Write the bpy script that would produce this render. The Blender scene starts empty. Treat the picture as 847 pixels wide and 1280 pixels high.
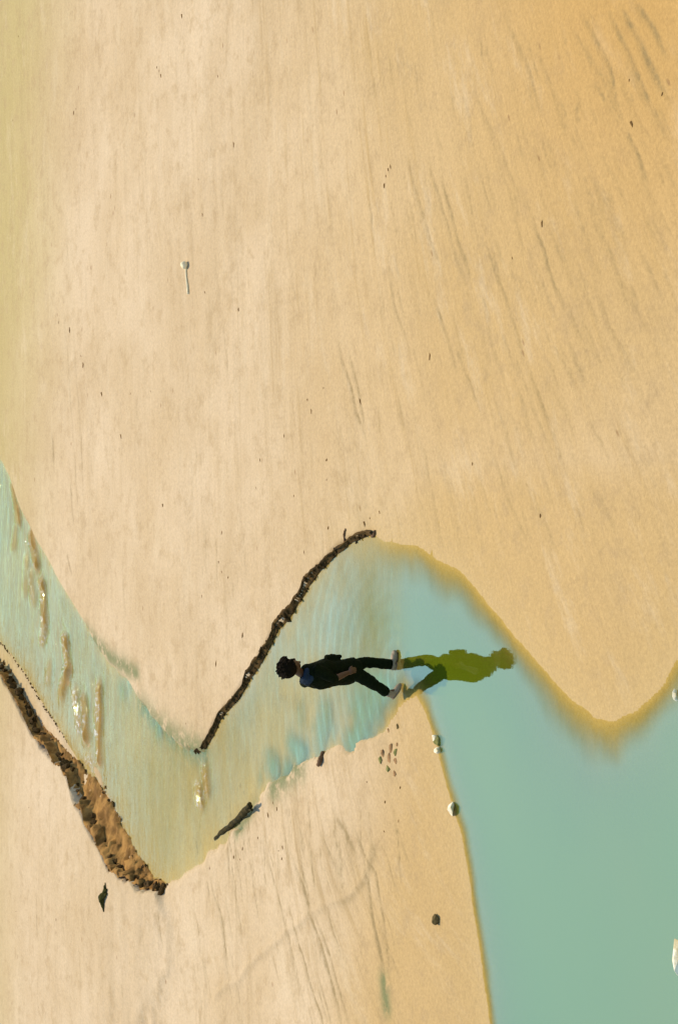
import bpy, bmesh, math, random
import numpy as np
from mathutils import Vector, Matrix

scene = bpy.context.scene
C = scene.collection
random.seed(7)
rng = np.random.default_rng(11)
rad = math.radians

# ------------------------------------------------------------------ camera
# The photograph is an oblique view over tidal sand, turned on its side:
# picture-left is "up", picture-top is "right".
PITCH = rad(27.0); DIST = 25.4; FPX = 423.5 / math.tan(rad(10.0))
cp, sp = math.cos(PITCH), math.sin(PITCH)
CAM = Vector((0, -DIST * cp, DIST * sp))
F = Vector((0, cp, -sp)); U = Vector((0, sp, cp)); R = Vector((1, 0, 0))
cam_d = bpy.data.cameras.new('camera')
cam = bpy.data.objects.new('camera', cam_d); C.objects.link(cam)
m3 = Matrix((-U, R, -F)).transposed()
cam.matrix_world = Matrix.Translation(CAM) @ m3.to_4x4()
cam_d.sensor_fit = 'HORIZONTAL'; cam_d.sensor_width = 36.0
cam_d.lens = 18.0 / math.tan(rad(10.0))
cam_d.clip_end = 10000
scene.camera = cam

def gp(x, y, z=0.0):
    """world point at height z seen at photo pixel (x, y)"""
    d = F - U * ((x - 423.5) / FPX) + R * ((640 - y) / FPX)
    t = (z - CAM.z) / d.z
    return CAM + d * t

# ------------------------------------------------------------------ light
SUN_EL, SUN_AZ = 56.0, 4.0           # azimuth measured from +Y towards +X
world = bpy.data.worlds.new('World'); scene.world = world; world.use_nodes = True
nt = world.node_tree
bg = nt.nodes['Background']
sky = nt.nodes.new('ShaderNodeTexSky'); sky.sky_type = 'NISHITA'; sky.sun_disc = False
sky.sun_elevation = rad(SUN_EL); sky.sun_rotation = rad(SUN_AZ)
sky.air_density = 1.0; sky.dust_density = 0.4; sky.ozone_density = 2.5
nt.links.new(sky.outputs[0], bg.inputs[0]); bg.inputs[1].default_value = 0.15
sun_d = bpy.data.lights.new('sun', 'SUN'); sun_d.energy = 2.9; sun_d.angle = rad(0.6)
sun_d.color = (1.0, 0.86, 0.66)
sun = bpy.data.objects.new('sun', sun_d); C.objects.link(sun)
sdir = Vector((math.sin(rad(SUN_AZ)) * math.cos(rad(SUN_EL)), math.cos(rad(SUN_AZ)) * math.cos(rad(SUN_EL)), math.sin(rad(SUN_EL))))
sun.rotation_euler = sdir.to_track_quat('Z', 'Y').to_euler()
sun.location = sdir * 40
vs = scene.view_settings
vs.view_transform = 'Standard'; vs.look = 'None'; vs.exposure = 0.80; vs.gamma = 1.0
vs.use_curve_mapping = False

# ------------------------------------------------------------------ numpy helpers
def _hash(ix, iy, seed):
    h = (ix.astype(np.int64) * 374761393 + iy.astype(np.int64) * 668265263 + seed * 1442695041) & 0xFFFFFFFF
    h = ((h ^ (h >> 13)) * 1274126177) & 0xFFFFFFFF
    return ((h ^ (h >> 16)) & 0xFFFF) / 65535.0

def vnoise(x, y, seed=0):
    ix = np.floor(x); iy = np.floor(y)
    fx = x - ix; fy = y - iy
    fx = fx * fx * (3 - 2 * fx); fy = fy * fy * (3 - 2 * fy)
    a = _hash(ix, iy, seed); b = _hash(ix + 1, iy, seed)
    c = _hash(ix, iy + 1, seed); d = _hash(ix + 1, iy + 1, seed)
    return (a * (1 - fx) + b * fx) * (1 - fy) + (c * (1 - fx) + d * fx) * fy - 0.5

def fbm(x, y, seed=0, octv=4):
    s = np.zeros_like(x); a = 1.0
    for o in range(octv):
        s += a * vnoise(x * 2 ** o, y * 2 ** o, seed + o * 17); a *= 0.5
    return s

def sstep(t):
    t = np.clip(t, 0, 1); return t * t * (3 - 2 * t)

def poly_dist(X, Y, P, A):
    """unsigned distance to closed polygon P (n,2) and attributes A (n,k) at the nearest point, plus inside mask"""
    n = len(P)
    best = np.full(X.shape, 1e18); K = A.shape[1]; att = [np.zeros(X.shape) for _ in range(K)]; wsum = np.zeros(X.shape)
    inside = np.zeros(X.shape, bool)
    for i in range(n):
        a = P[i]; b = P[(i + 1) % n]; e = b - a
        L2 = max(e @ e, 1e-12)
        t = np.clip(((X - a[0]) * e[0] + (Y - a[1]) * e[1]) / L2, 0, 1)
        d2 = (X - a[0] - t * e[0]) ** 2 + (Y - a[1] - t * e[1]) ** 2
        best = np.minimum(best, d2)
        wgt = 1.0 / (d2 + 2e-3) ** 2.5; wsum += wgt
        for k in range(K): att[k] += wgt * (A[i][k] + t * (A[(i + 1) % n][k] - A[i][k]))
        cr = ((a[1] > Y) != (b[1] > Y))
        if a[1] != b[1]:
            xi = (b[0] - a[0]) * (Y - a[1]) / (b[1] - a[1]) + a[0]
            inside ^= (cr & (X < xi))
    return np.sqrt(best), np.stack([q / wsum for q in att], -1), inside

# ------------------------------------------------------------------ shorelines (traced, laid on the ground)
# columns after the pixel: bank height B, bank width w, inland offset o, inland slope, under-water depth, under-water scale
def line(pts, z, B, w, o, sl, dep, sc):
    return [(gp(x, y, z).x, gp(x, y, z).y, B, w, o, sl, dep, sc) for x, y in pts]

E1 = line([(-200, 400), (-100, 475), (-40, 530), (0, 571), (11, 592), (25, 631), (46, 673), (64, 705), (85, 744), (106, 780),
           (124, 811), (152, 843), (177, 880), (202, 911), (227, 929), (248, 936)], 0.07, 0.07, 0.10, 0.10, 0.010, 0.13, 0.5)
E2 = line([(256, 936), (278, 900), (298, 873), (319, 842), (333, 818), (350, 787), (367, 763), (381, 743), (398, 715), (415, 698), (432, 685), (450, 677)],
          0.0, 0.055, 0.04, -0.04, 0.012, 0.14, 0.6)
E3 = line([(466, 671), (483, 677), (504, 682), (525, 686), (545, 699), (560, 709), (583, 725), (610, 759), (633, 789), (660, 818), (690, 853), (722, 884),
           (745, 898), (768, 900), (796, 888), (823, 858), (847, 824), (900, 760), (1000, 660)], 0.0, 0.0, 0.1, 0.0, 0.035, 0.80, 3.8)
farA = [(22, -13.5), (60, -16), (3000, -200), (3000, 3500), (160, 3500), (60, 300), (25, 80)]
soft = (0.0, 0.1, 0.0, 0.03, 0.9, 2.5)
PA = E1 + E2 + E3 + [p + soft for p in farA[:4]] + [p + (0.07, 0.1, 0.1, 0.01, 0.15, 0.5) for p in farA[4:]]

E4 = line([(-200, 668), (-100, 720), (-40, 768), (0, 800), (21, 828), (46, 865), (67, 900), (85, 932), (103, 960), (120, 980), (133, 1004), (152, 1043), (170, 1078), (188, 1099), (205, 1108)],
          0.0, 0.03, 0.08, 0.0, 0.02, 0.06, 0.6)
E5 = line([(226, 1107), (240, 1092), (261, 1078), (282, 1061), (295, 1040), (312, 1023), (321, 1006), (346, 983), (372, 964), (385, 953), (410, 941), (444, 936), (465, 929)],
          0.05, 0.05, 0.10, 0.10, 0.012, 0.07, 0.8)
E5b = line([(480, 911), (488, 896), (497, 882), (508, 872)], 0.0, 0.0, 0.1, 0.0, 0.03, 0.10, 0.5)
E6 = line([(520, 868), (528, 885), (533, 900), (546, 930), (559, 985), (576, 1040), (588, 1104), (596, 1155), (604, 1210), (612, 1280), (625, 1400)],
          0.0, 0.0, 0.1, 0.0, 0.05, 0.8, 1.8)
farB = [(-11, -10), (-22, -13.5), (-60, -16), (-3000, -200), (-3000, 3500), (100, 3500), (45, 300), (16, 80)]
PB = E4 + E5 + E5b + E6 + [p + soft for p in farB[:5]] + [p + (0.03, 0.1, 0.0, 0.01, 0.15, 0.5) for p in farB[5:]]

# raised terrace behind the eroded bank: columns: width of the step
RIM = [(-200, 700), (-100, 752), (-40, 800), (0, 838), (21, 872), (39, 909), (64, 944), (86, 966), (96, 1000), (117, 1042), (138, 1081), (168, 1105), (196, 1115)]
HB = 0.24
HR4 = [HB] * 11 + [.19, .13]
Trim = [(gp(x, y, hh_ * 0.9).x, gp(x, y, hh_ * 0.9).y, 0.05, hh_) for (x, y), hh_ in zip(RIM, HR4)]
PT = Trim + [(gp(214, 1121).x, gp(214, 1121).y, .4, .07), (gp(240, 1160).x, gp(240, 1160).y, 1.6, .05), (gp(255, 1230).x, gp(255, 1230).y, 2.4, .05), (gp(220, 1400).x, gp(220, 1400).y, 3.0, .1), (-30, -4, 4.0, .2), (-3000, -20, 6.0, .2),
             (-3000, 3500, 6.0, .2), (80, 3500, 2.0, .2), (35, 300, 1.0, .2), (13.5, 80, 0.3, .2)]

# rills and drag lines in the sand: (pixel polyline, half width m, depth m, darkness)
RILLS = [
 ([(540, 190), (560, 250), (578, 310), (592, 360)], .05, .012, .8), ([(556, 210), (575, 270), (600, 360)], .06, .014, .9),
 ([(515, 180), (530, 240), (548, 300), (570, 360)], .05, .01, .6), ([(600, 100), (640, 190), (665, 260)], .05, .012, .5),
 ([(640, 10), (672, 90), (690, 150)], .06, .012, .6), ([(672, 270), (695, 330), (716, 395)], .05, .012, .9),
 ([(610, 290), (640, 370), (668, 470)], .05, .010, .6), ([(548, 360), (566, 420), (580, 470)], .06, .012, .8),
 ([(574, 420), (590, 470), (606, 520)], .05, .012, .6), ([(660, 440), (690, 520), (720, 600)], .06, .010, .5),
 ([(735, 10), (770, 80), (790, 155)], .06, .016, .8), ([(780, 0), (815, 70), (847, 130)], .07, .02, .9), ([(762, 0), (800, 80), (847, 190)], .06, .018, .8),
 ([(745, 260), (772, 320), (800, 400)], .06, .010, .5), ([(800, 0), (847, 80)], .07, .02, .9), ([(790, 150), (805, 200), (822, 240)], .05, .014, .8),
 ([(425, 420), (440, 470), (452, 520), (465, 560)], .06, .014, .9), ([(441, 430), (455, 500), (462, 550)], .05, .012, .8),
 ([(493, 330), (505, 400), (520, 450)], .05, .01, .6), ([(620, 560), (640, 620), (668, 690)], .06, .008, .4),
 ([(365, 1060), (385, 1110), (400, 1160), (430, 1250), (440, 1290)], .07, .02, .9), ([(395, 1130), (420, 1200), (450, 1290)], .06, .016, .7),
 ([(360, 1110), (380, 1180), (410, 1270), (415, 1300)], .05, .014, .6), ([(446, 1030), (462, 1070), (470, 1130), (485, 1200), (495, 1280)], .07, .02, 1.0),
 ([(420, 1010), (440, 1045), (455, 1075)], .08, .014, .7), ([(452, 1045), (475, 1090), (488, 1150), (500, 1260)], .05, .016, .7),
 ([(275, 1120), (283, 1160), (292, 1220)], .06, .016, .9), ([(262, 1080), (278, 1140), (300, 1280)], .05, .010, .5), ([(330, 1040), (352, 1120), (372, 1190), (395, 1280)], .05, .012, .5),
 ([(405, 1040), (425, 1080), (432, 1100)], .05, .012, .6), ([(100, 420), (106, 520), (110, 640)], .05, .008, .5), ([(88, 380), (96, 520), (104, 680)], .05, .008, .5),
 ([(70, 540), (72, 590)], .10, .008, .6), ([(92, 600), (97, 665)], .05, .012, .8), ([(87, 690), (95, 720)], .05, .012, .8),
]
_r = random.Random(5)
def faint(n, x0, x1, y0, y1, slope, dk):
    for _ in range(n):
        x, y = _r.uniform(x0, x1), _r.uniform(y0, y1); L = _r.uniform(18, 95); sl = slope(x) * _r.uniform(.8, 1.2)
        p = [(x + sl * L * q / 3 + _r.uniform(-1.2, 1.2), y + L * q / 3) for q in range(4)]
        RILLS.append((p, _r.uniform(.018, .05), _r.uniform(.004, .010), dk * _r.uniform(.3, 1.0)))
faint(190, 470, 760, 20, 640, lambda x: .05 + .30 * (x - 400) / 300, .55)
faint(55, 680, 840, 0, 420, lambda x: .45, .5)
faint(45, 60, 460, 60, 860, lambda x: .03 + .10 * max(0, x - 200) / 250, .42)
faint(60, 240, 500, 1020, 1290, lambda x: .12 + .25 * (x - 240) / 260, .55)
faint(22, 10, 240, 1080, 1290, lambda x: .06, .4)
faint(45, 240, 500, 985, 1075, lambda x: .10, .75)
faint(40, 110, 480, 640, 900, lambda x: .06, .5)
RILLS_W = [(np.array([[gp(x, y).x, gp(x, y).y] for x, y in p]), max(hw * .62, .02), dp, dk) for p, hw, dp, dk in RILLS]
# shallow branching runnel that crosses the lower sand: a raised pale lip with shade painted along one side
LIP = np.array([[gp(x, y).x, gp(x, y).y] for x, y in [(470, 1065), (466, 1088), (452, 1108), (430, 1124), (405, 1135), (390, 1145), (362, 1165), (330, 1195), (296, 1226), (262, 1252), (232, 1280)]])

CREST = [((14, 610), (22, 652), .035, 0), ((38, 668), (44, 706), .05, .3), ((50, 728), (55, 782), .05, .5), ((52, 786), (50, 800), .03, .6), ((79, 800), (82, 838), .05, .6), ((82, 838), (76, 868), .045, .2),
         ((92, 868), (98, 905), .03, 1.0), ((102, 876), (106, 920), .05, .4), ((121, 858), (123, 948), .05, .6), ((32, 700), (30, 740), .02, 0), ((20, 640), (16, 680), .02, 0), ((246, 985), (249, 1002), .035, .5),
         ((254, 962), (257, 985), .03, .4), ((60, 830), (58, 850), .02, .2), ((110, 950), (124, 975), .015, .6), ((132, 995), (160, 1060), .008, .55), ((36, 720), (40, 750), .02, .3)]

def open_dist(X, Y, P):
    best = np.full(X.shape, 1e18); tt = np.zeros(X.shape); n = len(P) - 1; side = np.zeros(X.shape)
    for i in range(n):
        a = P[i]; e = P[i + 1] - a; L2 = max(e @ e, 1e-12)
        t = np.clip(((X - a[0]) * e[0] + (Y - a[1]) * e[1]) / L2, 0, 1)
        dx = X - a[0] - t * e[0]; dy = Y - a[1] - t * e[1]
        d2 = dx * dx + dy * dy; m = d2 < best
        best = np.where(m, d2, best); tt = np.where(m, (i + t) / n, tt)
        side = np.where(m, np.sign(e[0] * dy - e[1] * dx), side)
    return np.sqrt(best), tt, side

aPA = np.array(PA); aPB = np.array(PB); aPT = np.array(PT)

def flow_coords(X, Y):
    """coordinate that is constant along the drainage lines in the sand"""
    g = 0.55 * sstep((4.0 - Y) / 11.0) + 0.03
    g = np.where(X < -2.5, g * (1.0 + 0.15 * np.clip(-2.5 - X, 0, 3)), g)
    return Y - g * X

def wobble(X, Y):
    return 0.07 * fbm(X * 1.6, Y * 1.6, 3, 5), 0.07 * fbm(X * 1.7, Y * 1.7, 9, 5)

def unwobble(P):
    Q = P.copy()
    for _ in range(3):
        a, b = wobble(Q[:, 0], Q[:, 1]); Q = np.stack([P[:, 0] - a, P[:, 1] - b], 1)
    return Q

def POOLS(X, Y):
    X0, Y0 = X, Y
    X = X0 + .45 * fbm(X0 * 1.3, Y0 * 1.3, 101, 4); Y = Y0 + .60 * fbm(X0 * 1.3, Y0 * 1.3, 107, 4)
    g = np.zeros_like(X)
    for x, y, rx, ry in ((372, 932, .28, .3), (352, 966, .25, .3), (445, 905, .6, .5), (462, 862, .35, .5), (162, 862, .25, .3), (236, 934, .25, .25), (190, 892, .2, .22), (206, 912, .22, .22), (222, 926, .22, .22), (248, 938, .15, .2), (338, 985, .2, .25), (385, 955, .2, .25), (395, 905, .3, .35), (300, 1045, .2, .2)):
        p = gp(x, y); g = np.maximum(g, np.exp(-((X - p.x) / rx) ** 2 - ((Y - p.y) / ry) ** 2))
    return np.clip(g * (.62 + 1.1 * fbm(X0 * 2.2, Y0 * 3.4, 88, 4)), 0, 1)

def terrain(X, Y, detail=True):
    wob, woby = wobble(X, Y)
    near = (np.abs(X) < 30) & (Y > -25) & (Y < 60)
    Xw = X + wob; Yw = Y + woby
    h = None; landd = None
    for P in (aPA, aPB):
        d, a, ins = poly_dist(Xw, Yw, P[:, :2], P[:, 2:])
        sd = np.where(ins, d, -d)
        B, w, o, sl, dep, sc = [a[..., k] for k in range(6)]
        if P is aPB: sd = sd + .16 * np.clip(o / .1, 0, 1) * (np.abs(2 * vnoise(X * 4.0, Y * 1.2, 55)) - .25 + .6 * vnoise(X * 9.0, Y * 3.0, 56)) * np.exp(-np.abs(sd) / .5)
        hl = B * sstep((sd + o) / np.maximum(w, .02)) + 0.35 * (1 - np.exp(-sl * np.maximum(sd, 0) / 0.35))
        hu = -dep * (1 - np.exp(np.minimum(sd + o, 0) / sc))
        hh = np.where(sd + o > 0, hl, hu)
        h = hh if h is None else np.maximum(h, hh)
        landd = sd if landd is None else np.maximum(landd, sd)
    # terrace behind the cut bank
    rg = 0.16 * fbm(X * 3.6, Y * 3.6, 21, 4)
    d, a, ins = poly_dist(X + rg, Y + rg, aPT[:, :2], aPT[:, 2:])
    sd = np.where(ins, d, -d)
    tb = a[..., 1] * sstep(sd / a[..., 0]) * np.where(landd > -0.05, 1, 0)
    h = np.where(landd > 0, h + tb, h)
    h = h - np.where(landd < 0, .10 * POOLS(X, Y), 0)
    # gentle undulation on dry land, bars under the stream
    land = sstep(landd / 0.8)
    flow = flow_coords(X, Y)
    streak = np.zeros_like(X)
    if detail:
        h = h + land * (0.03 * fbm(X * .35, Y * .35, 31, 3) + 0.010 * fbm(flow * 2.2, X * .25, 37, 3))
        h = h + np.where(h < -0.01, 0.05 * fbm(X * .9, Y * 1.3, 41, 3) * np.clip(-h * 12, 0, 1), 0)
        for (a_, b_, amp_, fm_) in CREST:
            P = np.array([[gp(*a_).x, gp(*a_).y], [gp(*b_).x, gp(*b_).y]])
            lo = P.min(0) - .5; hi = P.max(0) + .5
            m = (X > lo[0]) & (X < hi[0]) & (Y > lo[1]) & (Y < hi[1])
            if not m.any(): continue
            x = X[m]; y = Y[m]
            dd, t, s = open_dist(x + .1 * vnoise(x * 3, y * 3, 91), y + .10 + .16 * vnoise(x * 2.5, y * 2.5, 92), P)
            h[m] += amp_ * 1.3 * np.exp(-(dd / .11) ** 2) * (.5 + (vnoise(x * 5, y * 5, 96) + .5))
        for P, hw, dp, dk in RILLS_W:
            lo = P.min(0) - .5; hi = P.max(0) + .5
            m = (X > lo[0]) & (X < hi[0]) & (Y > lo[1]) & (Y < hi[1])
            if not m.any(): continue
            x = X[m]; y = Y[m]
            dd, t, s = open_dist(x + .05 * vnoise(x * 2.3, y * 2.3, 5), y + .07 * vnoise(x * 3.1, y * 3.1, 6), P)
            amp = np.clip(np.minimum(t, 1 - t) * 4, 0, 1) * (0.55 + 0.9 * (vnoise(x * 4, y * 4, 8) + .5))
            k = np.exp(-(dd / (hw * .8)) ** 2) * amp
            h[m] -= dp * .5 * k
            streak[m] = np.maximum(streak[m], np.where(x < -1.5, 1.35, 1.0) * dk * k)
        x0 = (np.abs(X) < 9) & (Y < 4) & (Y > -8)
        x = X[x0]; y = Y[x0]
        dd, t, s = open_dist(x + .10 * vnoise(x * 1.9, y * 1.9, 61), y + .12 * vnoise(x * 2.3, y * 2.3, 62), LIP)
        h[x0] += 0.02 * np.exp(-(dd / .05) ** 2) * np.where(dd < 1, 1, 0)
        streak[x0] = np.maximum(streak[x0], np.where(t < .3, .45, .12) * np.exp(-((dd - .06) / .05) ** 2) * np.where(s > 0, 1.0, .25))  # shade of the lip painted mostly on one side
    return h, landd, flow, streak

# ------------------------------------------------------------------ material helpers
def new_mat(name):
    m = bpy.data.materials.new(name); m.use_nodes = True
    n = m.node_tree.nodes; n.clear()
    out = n.new('ShaderNodeOutputMaterial')
    return m, m.node_tree, out

def N(t, kind, **kw):
    n = t.nodes.new(kind)
    for k, v in kw.items():
        if k.startswith('i_'):
            key = k[2:]
            n.inputs[int(key) if key.isdigit() else key.replace('_', ' ')].default_value = v
        else: setattr(n, k, v)
    return n

def mixc(t, fac, a, b, mode='MIX'):
    n = t.nodes.new('ShaderNodeMix'); n.data_type = 'RGBA'; n.blend_type = mode
    for sock, v in ((n.inputs[0], fac), (n.inputs[6], a), (n.inputs[7], b)):
        if isinstance(v, bpy.types.NodeSocket): t.links.new(v, sock)
        elif isinstance(v, (int, float)): sock.default_value = v
        else: sock.default_value = (*v, 1) if len(v) == 3 else v
    return n.outputs[2]

def mth(t, op, a, b=None, clamp=False):
    n = t.nodes.new('ShaderNodeMath'); n.operation = op; n.use_clamp = clamp
    for s, v in ((n.inputs[0], a), (n.inputs[1], b)):
        if v is None: continue
        if isinstance(v, bpy.types.NodeSocket): t.links.new(v, s)
        else: s.default_value = v
    return n.outputs[0]

def attr(t, name):
    n = t.nodes.new('ShaderNodeAttribute'); n.attribute_name = name; return n

def ramp(t, fac, a, b):
    n = t.nodes.new('ShaderNodeMapRange'); n.interpolation_type = 'SMOOTHSTEP'
    t.links.new(fac, n.inputs[0]); n.inputs[1].default_value = a; n.inputs[2].default_value = b
    return n.outputs[0]

def noise(t, vec, scale, detail=3, rough=.55, dist=0.0):
    n = N(t, 'ShaderNodeTexNoise'); n.inputs['Scale'].default_value = scale; n.inputs['Detail'].default_value = detail
    n.inputs['Roughness'].default_value = rough; n.inputs['Distortion'].default_value = dist
    if vec is not None: t.links.new(vec, n.inputs['Vector'])
    return n.outputs[0]

def simple(name, col, rough=.8, var=.3, scale=20, bump=.3, spec=.3, col2=None):
    m, t, out = new_mat(name)
    b = N(t, 'ShaderNodeBsdfPrincipled'); b.inputs['Roughness'].default_value = rough
    b.inputs['Specular IOR Level'].default_value = spec
    tc = N(t, 'ShaderNodeTexCoord')
    nz = noise(t, tc.outputs['Object'], scale, 5, .6)
    c2 = col2 if col2 else tuple(c * (1 - var) for c in col)
    f = ramp(t, nz, .35, .65)
    t.links.new(mixc(t, f, col, c2), b.inputs['Base Color'])
    bp = N(t, 'ShaderNodeBump'); bp.inputs['Strength'].default_value = bump; bp.inputs['Distance'].default_value = .02
    t.links.new(nz, bp.inputs['Height']); t.links.new(bp.outputs[0], b.inputs['Normal'])
    t.links.new(b.outputs[0], out.inputs[0])
    return m

def mp3_(t, P):
    m = N(t, 'ShaderNodeMapping'); m.inputs['Scale'].default_value = (.9, 3.2, 1); t.links.new(P, m.inputs[0]); return m.outputs[0]

# ---- sand
def sand_material():
    m, t, out = new_mat('tidal_sand')
    b = N(t, 'ShaderNodeBsdfPrincipled')
    tc = N(t, 'ShaderNodeTexCoord'); P = tc.outputs['Object']
    flow = attr(t, 'flow').outputs['Vector']
    streak = attr(t, 'streak').outputs['Fac']; damp = attr(t, 'damp').outputs['Fac']; algae = attr(t, 'algae').outputs['Fac']
    ochre = attr(t, 'ochre').outputs['Fac']; olive = attr(t, 'olive').outputs['Fac']
    dry = (0.435, 0.315, 0.165)
    pale = (0.50, 0.378, 0.220)
    n1 = noise(t, P, .32, 4, .6)
    col = mixc(t, ramp(t, n1, .35, .68), dry, pale)
    # fine layered streaks that follow the drainage
    mp = N(t, 'ShaderNodeMapping'); mp.inputs['Scale'].default_value = (6.0, .55, 1); t.links.new(flow, mp.inputs[0])
    s1 = noise(t, mp.outputs[0], 1.0, 6, .68)
    mp2 = N(t, 'ShaderNodeMapping'); mp2.inputs['Scale'].default_value = (1.6, .30, 1); mp2.inputs['Location'].default_value = (7, 3, 0); t.links.new(flow, mp2.inputs[0])
    s2 = noise(t, mp2.outputs[0], 1.0, 4, .6)
    sm = mth(t, 'MULTIPLY', ramp(t, s1, .46, .68), ramp(t, s2, .38, .64))
    col = mixc(t, mth(t, 'MULTIPLY', sm, mth(t, 'ADD', .22, mth(t, 'MULTIPLY', attr(t, 'combed').outputs['Fac'], .5))), col, (0.30, 0.205, 0.085))
    col = mixc(t, mth(t, 'MULTIPLY', ochre, .85), col, (0.405, 0.265, 0.095))
    col = mixc(t, mth(t, 'MULTIPLY', olive, .75), col, (0.34, 0.265, 0.080))
    mo = noise(t, P, 3.2, 6, .72)
    col = mixc(t, mth(t, 'MULTIPLY', ramp(t, mo, .48, .68), .48), col, (0.33, 0.225, 0.10))
    mpm = N(t, 'ShaderNodeMapping'); mpm.inputs['Scale'].default_value = (1.7, .7, 1); mpm.inputs['Location'].default_value = (3, 11, 0); t.links.new(flow, mpm.inputs[0])
    mo2 = noise(t, mpm.outputs[0], 1.0, 6, .7)
    col = mixc(t, mth(t, 'MULTIPLY', ramp(t, mo2, .52, .72), .40), col, (0.52, 0.405, 0.24))
    col = mixc(t, mth(t, 'MULTIPLY', attr(t, 'rust').outputs['Fac'], .65), col, (0.42, 0.235, 0.055))
    # rills hold damp dark silt; the lip's painted shade shares this tone
    gr = noise(t, P, 9, 5, .65)
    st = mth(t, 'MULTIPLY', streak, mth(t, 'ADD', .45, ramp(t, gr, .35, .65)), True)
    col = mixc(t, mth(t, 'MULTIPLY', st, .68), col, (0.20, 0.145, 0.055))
    # crumbs of shell and peat
    mp3 = N(t, 'ShaderNodeMapping'); mp3.inputs['Scale'].default_value = (1.0, .55, 1); t.links.new(flow, mp3.inputs[0])
    vo = N(t, 'ShaderNodeTexVoronoi', feature='F1'); vo.inputs['Scale'].default_value = 2.6; t.links.new(mp3.outputs[0], vo.inputs['Vector'])
    patch = noise(t, P, .55, 3, .6)
    sp_ = mth(t, 'MULTIPLY', ramp(t, vo.outputs['Distance'], .085, .03), ramp(t, patch, .44, .56))
    col = mixc(t, mth(t, 'MULTIPLY', sp_, .7), col, (0.22, 0.125, 0.045))
    # damp towards the waterline
    dn = mth(t, 'ADD', damp, mth(t, 'MULTIPLY', mth(t, 'SUBTRACT', gr, .5), .25), True)
    col = mixc(t, mth(t, 'MULTIPLY', dn, .8), col, (0.39, 0.262, 0.088))
    col = mixc(t, mth(t, 'MULTIPLY', attr(t, 'silt').outputs['Fac'], .95), col, (0.20, 0.115, 0.012))
    al = mth(t, 'MULTIPLY', algae, ramp(t, noise(t, P, 4.0, 5, .7), .34, .54), True)
    col = mixc(t, mth(t, 'MULTIPLY', al, .85), col, (0.13, 0.15, 0.055))
    g2 = noise(t, P, 24, 4, .8)
    hs = N(t, 'ShaderNodeHueSaturation'); t.links.new(col, hs.inputs['Color'])
    t.links.new(mth(t, 'ADD', .66, mth(t, 'MULTIPLY', g2, .68)), hs.inputs['Value'])
    t.links.new(hs.outputs[0], b.inputs['Base Color'])
    t.links.new(mth(t, 'SUBTRACT', .92, mth(t, 'MULTIPLY', damp, .3)), b.inputs['Roughness'])
    b.inputs['Specular IOR Level'].default_value = .2
    hgt = mth(t, 'ADD', mth(t, 'MULTIPLY', g2, .25), mth(t, 'ADD', mth(t, 'MULTIPLY', s1, .9), mth(t, 'MULTIPLY', gr, .5)))
    bp = N(t, 'ShaderNodeBump'); bp.inputs['Strength'].default_value = .5; bp.inputs['Distance'].default_value = .03
    t.links.new(hgt, bp.inputs['Height']); t.links.new(bp.outputs[0], b.inputs['Normal'])
    t.links.new(b.outputs[0], out.inputs[0])
    return m

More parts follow.
